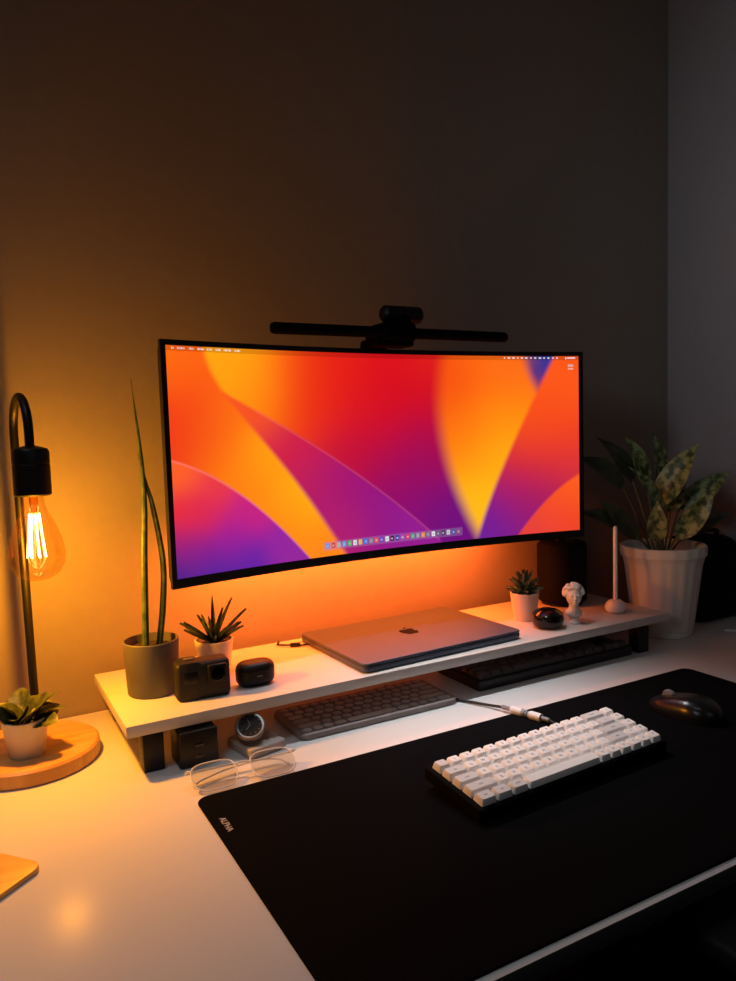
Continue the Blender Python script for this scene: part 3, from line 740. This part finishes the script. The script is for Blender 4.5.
for cx in (-.039,.039):
    bm=bmesh.new();t=bmesh.new();t.faces.new([t.verts.new(tiltg@p) for p in lens_pts(cx)]);merge(bm,t,0)
    finish('lens',bm,M_thin('lens_glass',(230,230,230),.9,.12,.5),(0,0,0),gl,smooth=False)
for sx in (-1,1):
    bm=bmesh.new();hg=tiltg@Vector((sx*.074,.004,.037))
    tube(bm,spline([hg,hg+Vector((-sx*.03,.006,-.003-.001*sx)),hg+Vector((-sx*.085,.008,-.006-.002*sx)),Vector((hg.x-sx*.125,hg.y+.002-.006*sx,.0035)),Vector((hg.x-sx*.136,hg.y-.010,.002))],6),.0012,8)
    finish('temple',bm,CLR,(0,0,0),gl)
# ---------------------------------------------------------------- coaster
bm=bmesh.new();plate(bm,.105,.105,.014,0,.006,bev=.001,rot=RZ(40))
tag(finish('coaster',bm,M_wood('coaster_wood',(206,158,84),(222,178,104),.4,12,(1,6,1)),(-.022,.835,DZ)),'thin pale wooden coaster with rounded corners','coaster')
# ---------------------------------------------------------------- office chair
ch=thing('office_chair','black office chair with armrests pushed up to the desk','chair',(.93,.24,0))
FAB=M('chair_fabric',(24,24,26),.8,0,.3,.4,400)
bm=bmesh.new();plate(bm,.50,.48,.08,.44,.51,bev=.02);finish('seat',bm,FAB,(0,0,0),ch)
bm=bmesh.new();rbox(bm,(.46,.05,.52),(0,0,.82),.02,3,0,None);finish('backrest',bm,FAB,(0,-.27,0),ch)
bm=bmesh.new();rbox(bm,(.06,.02,.25),(0,0,.55),.005);rbox(bm,(.06,.14,.02),(0,.06,.43),.005);finish('back_support',bm,BLKM,(0,-.30,0),ch)
bm=bmesh.new();lathe(bm,[(0,.09),(.028,.09),(.028,.30),(.02,.30),(.02,.44),(0,.44)],24);finish('column',bm,BLKM,(0,0,0),ch)
bm=bmesh.new()
for k in range(5):
    an=2*math.pi*k/5+.3;tube(bm,[(0,0,.10),(.15*math.cos(an),.15*math.sin(an),.085),(.29*math.cos(an),.29*math.sin(an),.062)],[.024,.018,.012],10)
finish('base',bm,BLKM,(0,0,0),ch)
for k in range(5):
    an=2*math.pi*k/5+.3;bm=bmesh.new();lathe(bm,[(0,-.02),(.022,-.02),(.027,-.012),(.027,.012),(.022,.02),(0,.02)],20,(0,0,0),0,RY(90));finish('caster',bm,BLK,(.29*math.cos(an),.29*math.sin(an),.0272),ch)
for sx in (-1,1):
    bm=bmesh.new();plate(bm,.075,.25,.035,.665,.69,bev=.008);tube(bm,spline([(0,0,.667),(0,0,.55),(-sx*.02,0,.46),(-sx*.08,0,.44)],6),.016,10);finish('armrest',bm,M('armrest_rubber',(44,43,44),.4),(sx*.275,.13,0),ch)
# ---------------------------------------------------------------- lights
def area(name,loc,target,sx,sy,e,c,spread=None):
    l=bpy.data.lights.new(name,'AREA');l.shape='RECTANGLE';l.size=sx;l.size_y=sy;l.energy=e;l.color=c
    if spread: l.spread=math.radians(spread)
    o=bpy.data.objects.new(name,l);COL.objects.link(o);o.location=loc
    o.rotation_euler=(Vector(target)-Vector(loc)).to_track_quat('-Z','Y').to_euler();return o
pl=bpy.data.lights.new('bulb_light','POINT');pl.energy=7.6;pl.color=(1.,.385,.010);pl.shadow_soft_size=.010
po=bpy.data.objects.new('bulb_light',pl);COL.objects.link(po);po.location=(.084,1.075,1.031)
area('strip_light',(mx-.02,ME+.11,ZB+.03),(mx-.02,YW,ZB-.10),.62,.015,6.0,(1.,.15,.018))
area('ceiling_fill',(-.45,.45,2.7),(-.15,.60,.75),.8,.8,1.0,(.86,.93,1.),60)  # added overhead fill for the left of the desk, no ceiling lamp modelled
area('room_fill',(.3,-1.6,2.2),(1.2,1.2,1.2),1.2,1.0,1.3,(.84,.92,1.))
area('side_fill',(-1.2,.1,1.95),(1.56,.62,1.50),.5,.5,.95,(.88,.94,1.),42)
area('bar_light',(.667,1.066,ZT+.006),(.667,.86,DZ),.44,.010,.66,(.94,.96,1.),68)
w=bpy.data.worlds.new('World');scene.world=w;w.use_nodes=True
w.node_tree.nodes['Background'].inputs[0].default_value=(.5,.55,.7,1);w.node_tree.nodes['Background'].inputs[1].default_value=.02
# ---------------------------------------------------------------- camera
cam=bpy.data.cameras.new('Camera');cam.sensor_fit='VERTICAL';cam.sensor_height=24;cam.lens=744.7931/981*24
cam.clip_start=.02
co=bpy.data.objects.new('Camera',cam);COL.objects.link(co)
m3=Matrix((R2,U2,-F)).transposed();co.matrix_world=Matrix.Translation((0,0,1.2))@m3.to_4x4()
scene.camera=co
